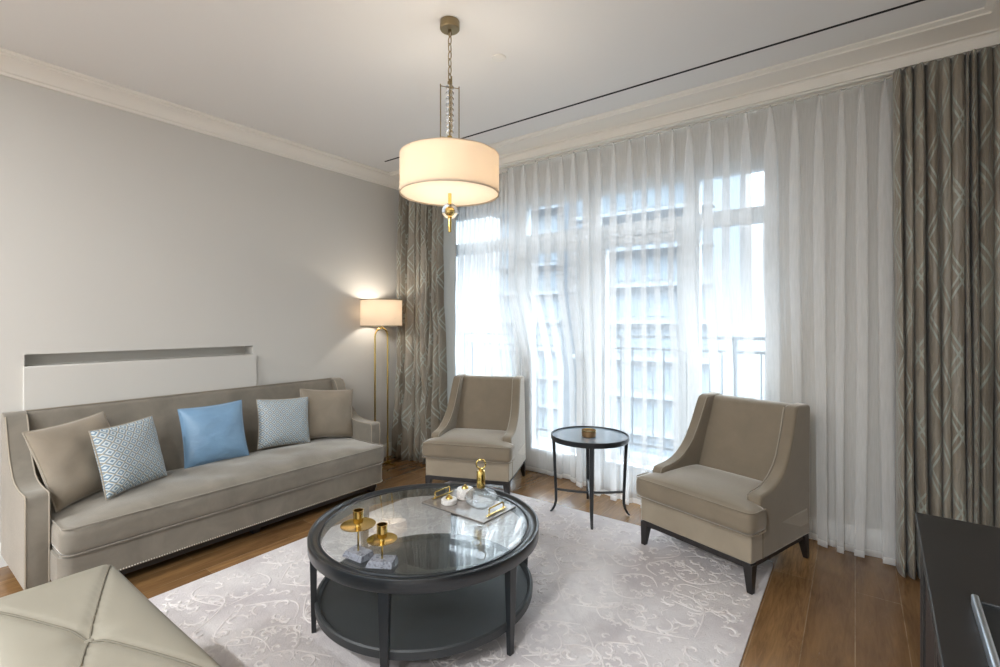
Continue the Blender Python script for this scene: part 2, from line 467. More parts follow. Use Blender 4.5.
for a, b, st in ((-1.765, -1.035, .066), (-2.50, -1.905, .062), ):
    s_ = obj('sash', sash(a+.003, b-.003, .063, 2.10, st, .16), 'frame', wo, bevel=.003)
    pane(a+st, b-st, .22, 2.04, s_)
    h = obj('handle', MB().box(b-.045 if a < -2 else a+.02, b-.02 if a < -2 else a+.045, 3.765, 3.79, .98, 1.12), 'chrome', s_, bevel=.004)
for a, b, z0, z1 in ((-.944, -.507, .06, 2.105), (-.944, -.507, 2.215, 2.475), (-1.765, -1.035, 2.215, 2.475), (-2.50, -1.905, 2.215, 2.475), (-3.43, -2.64, .06, 2.105), (-3.43, -2.64, 2.215, 2.475)):
    pane(a, b, z0, z1, wo)
# rear window, added to let fill daylight into the room
m = MB()
for x in (-3.6, -2.33, -1.03, .24): m.box(x, x+.06, YB-.12, YB-.06, .12, 2.6)
m.box(-3.6, .3, YB-.12, YB-.06, .12, .18); m.box(-3.6, .3, YB-.12, YB-.06, 2.54, 2.6)
w2 = obj('fill_window', m, 'frame', kind='structure', bevel=.004)
obj('pane', MB().box(-3.54, .24, YB-.093, YB-.087, .18, 2.54), 'pane', w2, smooth=0)

# ---- outside
o = struct('ground', MB().box(-160, 160, 4.0, 260, -30.2, -30), 'ground')
bal = thing('balcony', 'pale concrete balcony floor outside the tall window', 'balcony', (-1.9, 4.6, 0))
obj('balcony_slab', MB().box(-4.4, 1.0, 3.95, 5.15, -.22, -.03), 'concrete', bal, origin=(-1.9, 4.6, 0), bevel=.01)
rl = thing('balcony_railing', 'grey metal balcony railing seen through the sheers', 'railing', (-1.9, 5.0, -.03))
og = (-1.9, 5.0, -.03)
obj('top_rail', MB().box(-4.3, .9, 4.97, 5.03, 1.23, 1.265), 'rail', rl, origin=og, bevel=.005)
obj('lower_rail', MB().box(-4.3, .9, 4.985, 5.015, 1.10, 1.13), 'rail', rl, origin=og, bevel=.004)
obj('bottom_rail', MB().box(-4.3, .9, 4.985, 5.015, .08, .11), 'rail', rl, origin=og, bevel=.004)
k = 0; x = -4.28
while x < .9:
    if k % 10 == 0: obj('post', MB().box(x-.02, x+.02, 4.98, 5.02, -.03, 1.232), 'rail', rl, origin=og, bevel=.004)
    else: obj('baluster', MB().tube([(x, 5, .1), (x, 5, 1.11)], .008, 8), 'rail', rl, origin=og)
    x += .112; k += 1
def tower(x, y, wd, dp, h, label, floors, cols, rot=0):
    t = thing('apartment_tower', label, 'building', (x, y, -30), rot)
    obj('wall', MB().box(-wd/2, wd/2, -dp/2, dp/2, 0, h), 'tower', t, bevel=.1)
    for i in range(floors):
        z = h - (i+1)*3.1
        obj('floor_slab', MB().box(-wd/2-.5, wd/2+.3, -dp/2-1.3, -dp/2+.3, z-.15, z+.15), 'towerband', t, smooth=0)
        for c in range(cols):
            cx = -wd/2 + (c+.5)*wd/cols
            obj('window', MB().box(cx-wd/cols*.32, cx+wd/cols*.32, -dp/2-.08, -dp/2+.02, z+.5, z+2.5), 'towerglass', t, smooth=0)
    obj('parapet', MB().box(-wd/2, wd/2, -dp/2-.2, dp/2, h, h+1.2), 'towerband', t, smooth=0)
tower(-30.5, 52, 8, 12, 47, 'tall pale apartment tower seen through the left door pane', 9, 3, .1)
tower(-21, 70, 16, 12, 52, 'apartment tower with balcony bands seen through the middle door', 11, 5, -.1)
tower(-15, 46, 11, 11, 50, 'pale tower block with stacked floors behind the right pane', 11, 4, .05)

# ---- wall things
sw = thing('wall_switch', 'small white wall switch behind the sheer curtain', 'switch', (-.113, YW, 1.09))
obj('plate', MB().box(-.042, .042, -.008, 0, -.042, .042), 'plate', sw, bevel=.003)
obj('rocker', MB().box(-.022, .022, -.013, -.006, -.026, .026), 'plate', sw, bevel=.003)
tag(obj('ceiling_vent', MB().box(-3.59, .30, 3.007, 3.023, ZC-.003, ZC+.01), 'slot', smooth=0), 'long thin black slot vent running along the ceiling', 'vent')
tag(obj('ceiling_detector', MB().lathe([(0, -.010), (.030, -.010), (.038, -.006), (.040, 0), (0, 0)], (0, 0, 0), 32), 'plate', origin=(0,0,0)), 'small flat white disc on the ceiling beside the pendant', 'detector').location = (-1.651, 2.222, ZC)

# ------------------------------------------------------------------ rug
def rug():
    m = MB()
    x0, x1, y0, y1 = -2.862, -.378, -.35, 3.21
    r = .07; pts = []
    for cx, cy, a0 in ((x1-r, y1-r, 0), (x0+r, y1-r, 90), (x0+r, y0+r, 180), (x1-r, y0+r, 270)):
        for i in range(6):
            a = R(a0+i*18); pts.append((cx+r*math.cos(a), cy+r*math.sin(a)))
    m.prism(pts, 'z', 0.0, .006)
    o = obj('area_rug', m, 'rug', bevel=.002, smooth=30)
    tag(o, 'pale pinkish grey rug with raised scroll pattern under the coffee table', 'rug')
    rnd = random.Random(7)
    s = MB()
    def ok(x, y): return x0+.03 < x < x1-.03 and y0+.03 < y < y1-.03
    def stroke(pts, w):
        run = [p for p in pts if ok(*p)]
        if len(run) < 4 or len(run) < len(pts): return
        n = len(run)
        rr = [w*(.25+.75*math.sin(PI*(i+.6)/n)) for i in range(n)]
        s.tube([(p[0], p[1], .0063) for p in run], rr, 5, flat=.55)
    def spiral(cx, cy, a0, size, sgn, w):
        P = []
        for i in range(17):
            t = i/16; a = a0+sgn*t*4.6; q = size*(1-t)**.8
            P.append((cx+q*math.cos(a), cy+q*math.sin(a)))
        stroke(P, w*1.25)
        # acanthus leaflets fanning outwards
        for i in range(2, 12, 2):
            p = Vector(P[i]); d = (p-Vector((cx, cy))).normalized()
            tdir = Vector((-d.y, d.x))*(-sgn)
            L = size*rnd.uniform(.25, .5)
            Q = [tuple(p + d*L*t*.8 + tdir*L*(t**2)*.7) for t in (0, .2, .4, .6, .8, 1)]
            stroke(Q, w*.8)
        return P
    def motif(cx, cy, th, sc):
        for mir in (1, -1):
            for (dx, dy, sz, a) in ((.10, .02, .085, 2.6), (.22, .10, .07, 3.3), (.12, .20, .06, 1.2), (.30, -.02, .05, 4.2), (.05, .33, .05, 2.0)):
                dx = dx*mir*sc; dyy = dy*sc
                X = cx + dx*math.cos(th)-dyy*math.sin(th); Y = cy+dx*math.sin(th)+dyy*math.cos(th)
                aa = (a if mir > 0 else PI-a)+th
                spiral(X, Y, aa, sz*sc, mir, .0082*sc**.5)
            Q = []
            for i in range(12):
                t = i/11; lx = mir*(.02+.26*math.sin(t*2.6))*sc; ly = (-.12+.45*t)*sc
                Q.append((cx+lx*math.cos(th)-ly*math.sin(th), cy+lx*math.sin(th)+ly*math.cos(th)))
            stroke(Q, .006)
    for i in range(9):
        for j in range(13):
            x = x0+.12+i*.285+rnd.uniform(-.06, .06)+(.14 if j % 2 else 0); y = y0+.12+j*.275+rnd.uniform(-.06, .06)
            motif(x, y, rnd.choice((0, PI/2, PI, -PI/2, .7, -.7))+rnd.uniform(-.3, .3), rnd.uniform(.42, .8))
    for i in range(260):
        x = rnd.uniform(x0, x1); y = rnd.uniform(y0, y1); a = rnd.uniform(0, 6.28); L = rnd.uniform(.02, .06)
        Q = [(x+L*t*math.cos(a+t), y+L*t*math.sin(a+t)) for t in (0, .2, .4, .6, .8, 1)]
        stroke(Q, .004)
    obj('scroll_relief', s, 'rugrelief', o)
rug()
RZ = .006

# ------------------------------------------------------------------ sofa
def sofa():
    og = (-3.55, 1.6, 0)
    t = thing('sofa', 'long taupe velvet sofa with sloping arms against the left wall', 'sofa', og)
    K = dict(parent=t, origin=og)
    yi0, yi1, yo0, yo1 = .600, 2.605, .505, 2.700
    xf, xa, xb = -3.10, -3.28, -3.90
    # base with rounded projecting front
    def plan(xfront, ins=0):
        P = [(xb, yi0+ins-.001), (xa-.02, yi0+ins-.001)]; r = .06
        for i in range(7):
            a = -PI/2+PI/2*i/6; P.append((xfront-ins-r+r*math.cos(a), yi0+ins+r+r*math.sin(a)))
        for i in range(7):
            a = PI/2*i/6; P.append((xfront-ins-r+r*math.cos(a), yi1-ins-r+r*math.sin(a)))
        P += [(xb, yi1-ins+.001)]
        return P
    obj('seat_base', MB().prism(plan(xf), 'z', .092, .245), 'sofa', bevel=.006, smooth=40, **K)
    obj('plinth', MB().prism(plan(xf, .03), 'z', .055, .092), 'darkwood', smooth=40, **K)
    # nailhead trim along the base bottom
    s = MB(); P = plan(xf)[2:16]; pts = [Vector(p) for p in P]
    acc = 0; step = .0125; 
    for a, b in zip(pts, pts[1:]):
        L = (b-a).length; d = acc
        while d < L:
            q = a.lerp(b, d/L); s.b.verts.ensure_lookup_table()
            nrm = Vector(((b-a).y, -(b-a).x)).normalized()
            c = q + nrm*.0005
            s.lathe([(0, .0045), (.003, .0035), (.0045, 0), (.003, -.0035), (0, -.0045)], (c.x, c.y, .101), 6)
            d += step
        acc = d-L
    obj('nailhead_trim', s, 'stud', **K)
    for x, y in ((-3.22, yi0+.03), (-3.22, yi1-.05), (-3.88, yo0+.09), (-3.88, yo1-.06), (-3.22, 1.6)):
        obj('leg', MB().taper((x, y, 0), (.024, .024), (x, y, .07), (.032, .032)), 'darkwood', bevel=.003, **K)
    # seat cushion
    m = MB().softbox(-3.76, xf+.022, yi0+.004, yi1-.002, .250, .388, .05, crown=.040, n=(20, 60, 5), rz=.03, wob=.012)
    c = obj('seat_cushion', m, 'sofa', smooth=60, **K)
    m = MB()
    for z in (.254, .386):
        P = []; r = .05; X1 = xf+.018; X0 = -3.5
        for cx, cy, a0 in ((X1-r, yi1-.006-r, 0), ):
            pass
        P.append((X0, yi0+.01, z))
        for i in range(9):
            a = -PI/2+PI/2*i/8; P.append((X1-r+r*math.cos(a), yi0+.01+r+r*math.sin(a), z))
        for i in range(1, 30): P.append((X1, yi0+.06+(yi1-yi0-.12)*i/30, z))
        for i in range(9):
            a = PI/2*i/8; P.append((X1-r+r*math.cos(a), yi1-.008-r+r*math.sin(a), z))
        P.append((X0, yi1-.008, z))
        m.tube(P, .0042, 6)
    obj('piping', m, 'sofa', c, origin=og)
    # backrest
    bp = [(-3.90, .15), (-3.90, .862), (-3.895, .880), (-3.885, .886), (-3.850, .886), (-3.836, .876), (-3.830, .86), (-3.71, .40), (-3.71, .15)]
    obj('backrest', MB().prism(bp, 'y', yi0, yi1), 'sofa', bevel=.004, smooth=50, **K)
    # arms sweeping up into wings
    prof = [(-3.90, .075), (xa-.008, .075), (xa, .083), (xa, .528), (xa-.006, .543), (xa-.02, .549), (-3.38, .548), (-3.46, .551), (-3.53, .561), (-3.59, .582), (-3.64, .615),
            (-3.685, .662), (-3.72, .718), (-3.75, .780), (-3.775, .835), (-3.80, .870), (-3.83, .885), (-3.88, .888), (-3.90, .870)]
    for a, b in ((yo0, yi0), (yi1, yo1)):
        ar = obj('arm', MB().prism([(x_, z_-.012) if z_ > .5 and x_ > -3.6 else (x_, z_) for x_, z_ in prof], 'y', a, b), 'sofa', bevel=.010, seg=3, smooth=50, **K)
        m = MB()
        for y in (a+.004, b-.004):
            m.tube([(p[0]+.001, y, p[1]+.001-(.012 if p[1] > .5 and p[0] > -3.6 else 0)) for p in prof[1:16]], .0036, 6)
        obj('piping', m, 'pipe', ar, origin=og)
    obj('piping', MB().tube([(-3.846, yi0, .888), (-3.846, yi1, .888)], .0034, 6), 'pipe', **K)
sofa()

# ------------------------------------------------------------------ pillows
def pillow(name, label, mat, c, size, thick, tilt, yaw, roll, seed, group, pipemat=None, h=None):
    a = size/2; hh = (h or size)/2; N = 26
    t = obj
    def P(u, v, side):
        pin = .055
        x = a*u*(1-pin*(1-v*v)) ; y = hh*v*(1-pin*(1-u*u))
        q = max(0, (1-u**4)*(1-v**4))
        z = side*thick/2*(q**.5)*(.72+.28*(1-u*u)*(1-v*v))
        wr = noise.noise(Vector((u*2.2+seed, v*2.2, side*3)))*.012*q
        # corner creases
        wr += .004*math.sin(9*(u+v)+seed)*abs(u*v)**1.2*q**.5
        return (x, y, z+wr)
    m = MB()
    for side in (1, -1):
        G = []; U = []
        for i in range(N+1):
            u = -math.cos(PI*i/N); G.append([]); U.append([])
            for j in range(N+1):
                v = -math.cos(PI*j/N); G[-1].append(P(u, v, side)); U[-1].append((u*a, v*hh))
        m.grid(G, U)
    o = obj(name, m, mat, smooth=80, merge=True)
    tag(o, label, 'pillow', group)
    pts = []
    K = 24
    for k in range(K): pts.append(P(-1+2*k/K, -1, 1))
    for k in range(K): pts.append(P(1, -1+2*k/K, 1))
    for k in range(K): pts.append(P(1-2*k/K, 1, 1))
    for k in range(K): pts.append(P(-1, 1-2*k/K, 1))
    obj('piping', MB().tube(pts, .0045, 6, closed=True), pipemat or mat, o)
    # local x -> +Y, local y -> up, z -> +X
    B = Matrix(((0, 0, 1), (1, 0, 0), (0, 1, 0))).to_4x4()
    rot = Matrix.Rotation(R(yaw), 4, 'Z') @ Matrix.Rotation(R(-tilt), 4, 'Y') @ Matrix.Rotation(R(roll), 4, 'X') @ B
    o.matrix_world = Matrix.Translation(c) @ rot
    return o
G = 'throw pillows on the sofa'
pillow('throw_pillow', 'plain taupe velvet pillow in the near corner of the sofa beside the arm', 'pill_t', (-3.565, .785, .622), .45, .18, 22, 28, 4, 1, G, 'pipe')
pillow('throw_pillow', 'blue and silver lozenge patterned pillow leaning against the near taupe pillow', 'lozenge', (-3.455, .985, .612), .38, .16, 15, 24, 2, 2, G, 'pipe', h=.39)
pillow('throw_pillow', 'plain sky blue satin pillow alone in the middle of the sofa', 'blue', (-3.61, 1.515, .622), .40, .15, 15, -6, 2, 3, G)
pillow('throw_pillow', 'lozenge patterned pillow leaning on the far taupe pillow', 'lozenge', (-3.62, 2.03, .614), .40, .15, 13, -8, -3, 4, G, 'pipe', h=.37)
pillow('throw_pillow', 'plain taupe velvet pillow in the far corner of the sofa near the floor lamp', 'pill_t', (-3.630, 2.422, .620), .46, .15, 15, -12, -6, 5, G, 'pipe', h=.41)

# ------------------------------------------------------------------ armchairs
def armchair():
    t = thing('armchair', 'beige velvet armchair with dark legs, seen from its right side, beside the round side table', 'armchair')
    W = .35
    # fabric base, front y=-.335, back y=+.325
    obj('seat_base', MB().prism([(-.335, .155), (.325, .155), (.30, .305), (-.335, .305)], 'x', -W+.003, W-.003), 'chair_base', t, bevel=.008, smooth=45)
    m = MB()
    m.box(-W+.012, W-.012, -.332, -.300, .125, .157); m.box(-W+.012, W-.012, .285, .315, .125, .157)
    m.box(-W+.012, -W+.042, -.300, .285, .125, .157); m.box(W-.042, W-.012, -.300, .285, .125, .157)
    obj('frame_rail', m, 'darkwood', t, bevel=.003)
    for sx in (-1, 1):
        x = sx*(W-.026)
        obj('leg', MB().taper((x+sx*.010, -.318, 0), (.014, .014), (x, -.308, .150), (.026, .026)), 'darkwood', t, bevel=.002)
        obj('leg', MB().taper((x+sx*.002, .330, 0), (.013, .013), (x, .285, .150), (.025, .025)), 'darkwood', t, bevel=.002)
    # T-less seat cushion overhanging the front
    m = MB()
    r = .045
    WC = W+.022
    c = m.softbox(-WC, WC, -.378, .20, .306, .432, r, crown=.028, n=(24, 20, 4), rz=.035)
    # waist: squeeze behind the arm fronts so that the cushion is T shaped
    for v in m.b.verts:
        y = v.co.y
        if y > -.225:
            f = min(1, (y+.225)/.02)
            lim = WC - f*(WC-.274)
            v.co.x = max(-lim, min(lim, v.co.x))
    cu = obj('seat_cushion', m, 'chair', t, smooth=60)
    m = MB()
    for z in (.312, .426):
        P = [(-WC+.003, -.235, z)]
        for i in range(9):
            a = PI+PI/2*i/8; P.append((-WC+.003+r+r*math.cos(a), -.376+r+r*math.sin(a), z))
        for i in range(9):
            a = 1.5*PI+PI/2*i/8; P.append((WC-.003-r+r*math.cos(a), -.376+r+r*math.sin(a), z))
        P.append((WC-.003, -.235, z)); m.tube(P, .0035, 6)
    obj('piping', m, 'chair', cu)
    # back between the wings
    bp = [(.14, .30), (.155, .42), (.300, .862), (.312, .882), (.330, .890), (.385, .892), (.408, .886), (.412, .868), (.325, .156), (.20, .156)]
    obj('backrest', MB().prism(bp, 'x', -.274, .274), 'chair', t, bevel=.008, smooth=50)
    # arms
    prof = [(-.232, .300), (-.236, .450), (-.228, .472), (-.20, .481), (-.15, .485), (-.10, .493), (-.05, .508), (.00, .534), (.05, .572), (.095, .620), (.135, .684),
            (.170, .752), (.200, .820), (.222, .868), (.236, .888), (.262, .899), (.388, .901), (.412, .893), (.417, .876), (.325, .150), (.20, .150), (-.10, .150), (-.232, .150)]
    for sx in (-1, 1):
        a, b = (.275, W) if sx > 0 else (-W, -.275)
        pm = MB().prism(prof, 'x', a, b)
        for v in pm.b.verts:                                        # the sides lean in towards the top
            v.co.x -= sx*.034*max(0, (v.co.z-.3)/.6)
        ar = obj('arm', pm, 'chair', t, bevel=.014, seg=3, smooth=55)
        m = MB()
        for x in ((a+.005) if sx > 0 else (b-.005),): m.tube([(x-sx*.034*max(0, (p[1]-.3)/.6), p[0]-.003, p[1]+.001) for p in prof[1:15]], .0034, 6)
        obj('piping', m, 'pipe', ar)  # paler cord colour imitates the sheen along the wing edge
    return t
ch = armchair()
ch2 = copy_tree(ch)
ch.location = (-.648, 3.160, .004); ch.rotation_euler.z = R(-18.5)
ch['label'] = 'beige velvet armchair nearest the patterned curtain, right of the round side table'
ch['group'] = 'pair of velvet armchairs'
ch2.location = (-2.600, 3.205, .004); ch2.rotation_euler.z = R(22)
ch2['label'] = 'beige velvet armchair behind the coffee table tray, nearest the floor lamp'
ch2['group'] = 'pair of velvet armchairs'

# ------------------------------------------------------------------ round side table
def side_table():
    t = thing('side_table', 'small round dark metal side table between the two armchairs', 'table', (-1.556, 3.201, .004), R(29))
    H = .580; r = .280
    obj('rim', MB().lathe([(r-.010, H-.036), (r-.002, H-.036), (r, H-.033), (r, H-.003), (r-.003, H), (r-.009, H), (r-.011, H-.003), (r-.011, H-.012), (r-.011, H-.036)], n=72), 'black', t, smooth=40)
    obj('tabletop', MB().lathe([(0, H-.010), (r-.010, H-.010), (r-.010, H-.022), (0, H-.022)], n=72), 'tabletop', t, smooth=40)
    for k in range(4):
        a = k*PI/2; c, s = math.cos(a), math.sin(a)
        P = []
        for z, q in ((H-.03, .262), (.45, .256), (.30, .250), (.16, .243), (.09, .243), (.05, .252), (.02, .268), (0.012 if False else .004, .282)):
            P.append((q*c, q*s, z))
        m = MB()
        # rectangular tapered section leg
        rings = []
        for i, (x, y, z) in enumerate(P):
            w = .016 - .008*(i/7); d = .011-.003*(i/7)
            ring = []
            for da, db in ((-1,-1), (1,-1), (1,1), (-1,1)):
                ring.append(m.b.verts.new((x+da*d*c-db*w*s, y+da*d*s+db*w*c, z)))
            rings.append(ring)
        for A, B in zip(rings, rings[1:]):
            for i in range(4): m.b.faces.new((A[i], A[(i+1)%4], B[(i+1)%4], B[i]))
        m.b.faces.new(rings[0]); m.b.faces.new(rings[-1][::-1])
        obj('leg', m, 'black', t, bevel=.002, smooth=40)
    for k in range(2):
        a = k*PI/2; P = []
        for i in range(13):
            q = -.243+.486*i/12
            P.append((q*math.cos(a), q*math.sin(a), .170-.016*(1-(q/.243)**2)*1.0 + (.0 if k == 0 else .0)))
        obj('stretcher', MB().tube(P, .009, 8), 'black', t)
side_table()
v = thing('votive_holder', 'small bronze votive candle holder on the round side table', 'candle holder', (-1.545, 3.165, .5745))
obj('cup', MB().lathe([(0, 0), (.046, 0), (.050, .004), (.052, .046), (.049, .046), (.046, .010), (0, .010)], n=40), 'bronze', v)
obj('rim', MB().lathe([(.048, .043), (.053, .043), (.053, .048), (.048, .048)], n=40, closed=True), 'gold', v)
obj('candle', MB().lathe([(0, .011), (.044, .011), (.044, .030), (.01, .028), (0, .028)], n=40), 'candle', v)
obj('wick', MB().tube([(0, 0, .028), (.001, 0, .038)], .001, 6), 'slot', v)

# ------------------------------------------------------------------ coffee table
CT = (-1.679, 1.672)
def coffee_table():
    t = thing('coffee_table', 'large round black two-tier coffee table with glass top on the rug', 'table', (CT[0], CT[1], RZ))
    H = .433-RZ; r = .543
    rim = [(r-.056, H-.056), (r-.004, H-.056), (r, H-.052), (r+.001, H-.006), (r-.001, H-.001), (r-.006, H), (r-.012, H-.001), (r-.015, H-.005), (r-.022, H-.010), (r-.034, H-.013), (r-.042, H-.013), (r-.044, H-.008), (r-.049, H-.008), (r-.052, H-.012), (r-.056, H-.020)]
    obj('rim', MB().lathe(rim, n=128, closed=True), 'black', t, smooth=50)
    g = obj('glass_top', MB().lathe([(0, H-.005), (.466, H-.005), (.4855, H-.009), (.4865, H-.012), (0, H-.012)], n=128), 'tglass', t, smooth=20)
    sr = .512
    sh = [(0, .098), (sr-.006, .098), (sr, .102), (sr+.002, .134), (sr-.004, .140), (sr-.012, .140), (sr-.020, .132), (sr-.024, .120), (0, .120)]
    obj('shelf', MB().lathe(sh, n=128), 'shelfblack', t, smooth=35)
    for k in range(6):
        a = R(57+60*k); c, s = math.cos(a), math.sin(a)
        m = MB(); rings = []
        for z, q, hw, hd in ((0, .516, .013, .010), (H-.056, .518, .023, .016)):
            rings.append([m.b.verts.new(((q+da*hd)*c-db*hw*s, (q+da*hd)*s+db*hw*c, z)) for da, db in ((-1,-1), (1,-1), (1,1), (-1,1))])
        A, B = rings
        for i in range(4): m.b.faces.new((A[i], A[(i+1)%4], B[(i+1)%4], B[i]))
        m.b.faces.new(A[::-1]); m.b.faces.new(B)
        obj('leg', m, 'black', t, bevel=.002)
coffee_table()
GZ = .433-.005

# tray
tz = thing('serving_tray', 'mottled grey mirror tray with two gold handles on the coffee table glass', 'tray', (-1.648, 1.944, GZ), R(-1.5))
obj('tray_base', MB().box(-.217, .217, -.131, .131, .001, .008), 'tray', tz, bevel=.002)
obj('tray_rim', MB().box(-.218, .218, -.132, .132, .0, .003), 'darkwood', tz, bevel=.001)
for sx in (-1, 1):
    x = sx*.190; P = []
    P = [(x, -.058, .012), (x, -.058, .040), (x, -.052, .046), (x, .052, .046), (x, .058, .040), (x, .058, .012)]
    h = obj('handle', MB().tube(P, .0038, 8), 'gold', tz)
    obj('mount', MB().box(x-.006, x+.006, -.078, .078, .0118, .016), 'gold', h, bevel=.001)
TZ = GZ+.008
def jar(loc, r, h, label):
    t = thing('trinket_jar', label, 'jar', loc, 0, 'marble jars with gold knobs on the tray')
    obj('body', MB().lathe([(0, 0), (r-.003, 0), (r, .003), (r, h-.004), (r-.004, h), (0, h)], n=48), 'marble', t)
    obj('lid', MB().lathe([(0, h+.016), (.008, h+.015), (.016, h+.009), (.020, h+.002), (.020, h), (0, h)], n=32), 'gold', t)
    obj('knob', MB().sphere((0, 0, h+.018), .005, 12), 'gold', t)
jar((-1.737, 1.893, TZ), .042, .026, 'low white marble jar with gold knob, nearer one on the tray')
jar((-1.722, 2.005, TZ), .046, .052, 'taller white marble jar with gold knob beside the decanter')
d = thing('decanter', 'squat clear glass decanter with gold neck and ring stopper on the tray', 'decanter', (-1.570, 1.955, TZ))
pr = [(0, .003), (.030, .002), (.052, .008), (.078, .028), (.087, .048), (.080, .068), (.058, .086), (.034, .096), (.020, .106), (.017, .118)]
obj('bowl', MB().lathe(pr + [(x_-.003, z_) for x_, z_ in pr[::-1][:-1]] + [(0, .006)], n=56), 'crystal', d, smooth=60)
obj('collar', MB().lathe([(0, .100), (.021, .100), (.023, .104), (.0225, .182), (.019, .188), (0, .188)], n=32), 'gold', d)
rg = [(.024*math.cos(2*PI*i/32), 0, .200+.0225+.024*math.sin(2*PI*i/32)) for i in range(32)]
st = obj('stopper', MB().lathe([(0, .187), (.013, .187), (.014, .193), (.007, .199), (0, .199)], n=24), 'gold', d)
ringo = MB().tube([( (x_*.8), (x_*.6), z_) for x_, _, z_ in rg], .0042, 8, closed=True)
obj('ring', ringo, 'gold', st)

def candle(loc, blk, ang, dr, dz, label):
    t = thing('candle_holder', label, 'candle holder', loc, 0, 'gold candle holders on grey marble blocks')
    a, b, h = blk
    m = MB(); q = [(-a, -b*.8), (a*.75, -b), (a, b*.7), (-a*.7, b)]
    bot = [m.b.verts.new((x*math.cos(ang)-y*math.sin(ang), x*math.sin(ang)+y*math.cos(ang), 0)) for x, y in q]
    q2 = [(-a*.8, -b*.62), (a*.80, -b*.9), (a*.88, b*.75), (-a*.62, b*.9)]
    top = [m.b.verts.new((x*math.cos(ang)-y*math.sin(ang), x*math.sin(ang)+y*math.cos(ang), h*(1 + .12*(i-1.5)/1.5))) for i, (x, y) in enumerate(q2)]
    m.b.faces.new(bot[::-1]); m.b.faces.new(top)
    for i in range(4): m.b.faces.new((bot[i], bot[(i+1)%4], top[(i+1)%4], top[i]))
    obj('stone_block', m, 'gmarble', t, bevel=.002, smooth=20)
    obj('stem', MB().tube([(0, 0, h*.8), (0, 0, dz)], .004, 10), 'gold', t)
    obj('drip_plate', MB().lathe([(0, dz), (.02, dz), (dr*.8, dz+.002), (dr, dz+.006), (dr, dz+.0075), (dr*.8, dz+.0035), (0, dz+.002)], n=56), 'gold', t)
    obj('cup', MB().lathe([(0, dz+.002), (.012, dz+.002), (.010, dz+.009), (.019, dz+.015), (.021, dz+.024), (.021, dz+.064), (.0225, dz+.066), (.0195, dz+.066), (.0185, dz+.018), (0, dz+.018)], n=36), 'gold', t)
candle((-1.652, 1.247, GZ), (.064, .036, .028), R(8), .071, .128, 'taller gold disc candle holder on a marble block, on the coffee table')
candle((-1.520, 1.262, GZ), (.062, .034, .028), R(34), .060, .098, 'shorter gold disc candle holder beside the taller one on the coffee table')

# ------------------------------------------------------------------ leather ottoman
def ottoman():
    cx, cy = -1.795, .412; hx, hy = .545, .193; H = .475
    t = thing('ottoman', 'cream leather tufted bench ottoman at the near edge of the rug', 'ottoman', (cx, cy, RZ))
    N = 56; NY = 30
    def top(u, v):
        # puffed quadrants between diagonal seams that meet at the button
        du = abs(abs(u)-abs(v))/1.414
        seam = math.exp(-(du*hx/.020)**2)
        puff = (1-abs(u)**5)*(1-abs(v)**5)
        rr = math.hypot(u*hx, v*hy)
        btn = math.exp(-(rr/.045)**2)
        return H-RZ-.018 + .034*puff**.5 - .009*seam*(1-.3*max(abs(u), abs(v))) - .018*btn
    G = []
    for i in range(N+1):
        u = -1+2*i/N; u = math.sin(u*PI/2)*.35+u*.65
        row = []
        for j in range(NY+1):
            v = -1+2*j/NY; v = math.sin(v*PI/2)*.35+v*.65
            row.append((hx*u*(1-.012*(1-v*v)), hy*v*(1-.03*(1-u*u)), top(u, v)))
        G.append(row)
    m = MB().grid(G)
    # side skirt hanging from the edge of the top
    loop = [G[i][0] for i in range(N+1)] + [G[N][j] for j in range(1, NY+1)] + [G[i][NY] for i in range(N-1, -1, -1)] + [G[0][j] for j in range(NY-1, 0, -1)]
    n = len(loop); ringsP = []
    for z, k in ((None, 1.0), (.385, 1.006), (.30, 1.008), (.20, 1.006), (.10, 1.0)):
        ringsP.append([(p[0]*k, p[1]*k, p[2] if z is None else z) for p in loop] )
    m.grid([r_ + [r_[0]] for r_ in ringsP])
    o = obj('cushion', m, 'leather', t, smooth=50, merge=True)
    m = MB()
    for sx, sy in ((1, 1), (1, -1), (-1, 1), (-1, -1)):
        P = []
        for i in range(0, 30):
            q = i/30; bend = .018*math.sin(q*PI)*sx*sy
            u, v = sx*q, sy*q
            P.append((hx*u*.985, hy*v*.985 , top(u, v)+.0045))
        m.tube(P, .0032, 6)
    obj('seam', m, 'seam', o)
    obj('button', MB().lathe([(0, .010), (.010, .008), (.014, .003), (.013, 0), (0, 0)], (0, 0, top(0, 0)), 20), 'leather', o)
    obj('plinth', MB().box(-hx+.02, hx-.02, -hy+.02, hy-.02, .06, .12), 'darkwood', t, bevel=.004)
    for sx in (-1, 1):
        for sy in (-1, 1):
            obj('leg', MB().taper((sx*(hx-.06), sy*(hy-.05), 0), (.016, .016), (sx*(hx-.06), sy*(hy-.05), .065), (.024, .024)), 'darkwood', t, bevel=.002)
ottoman()

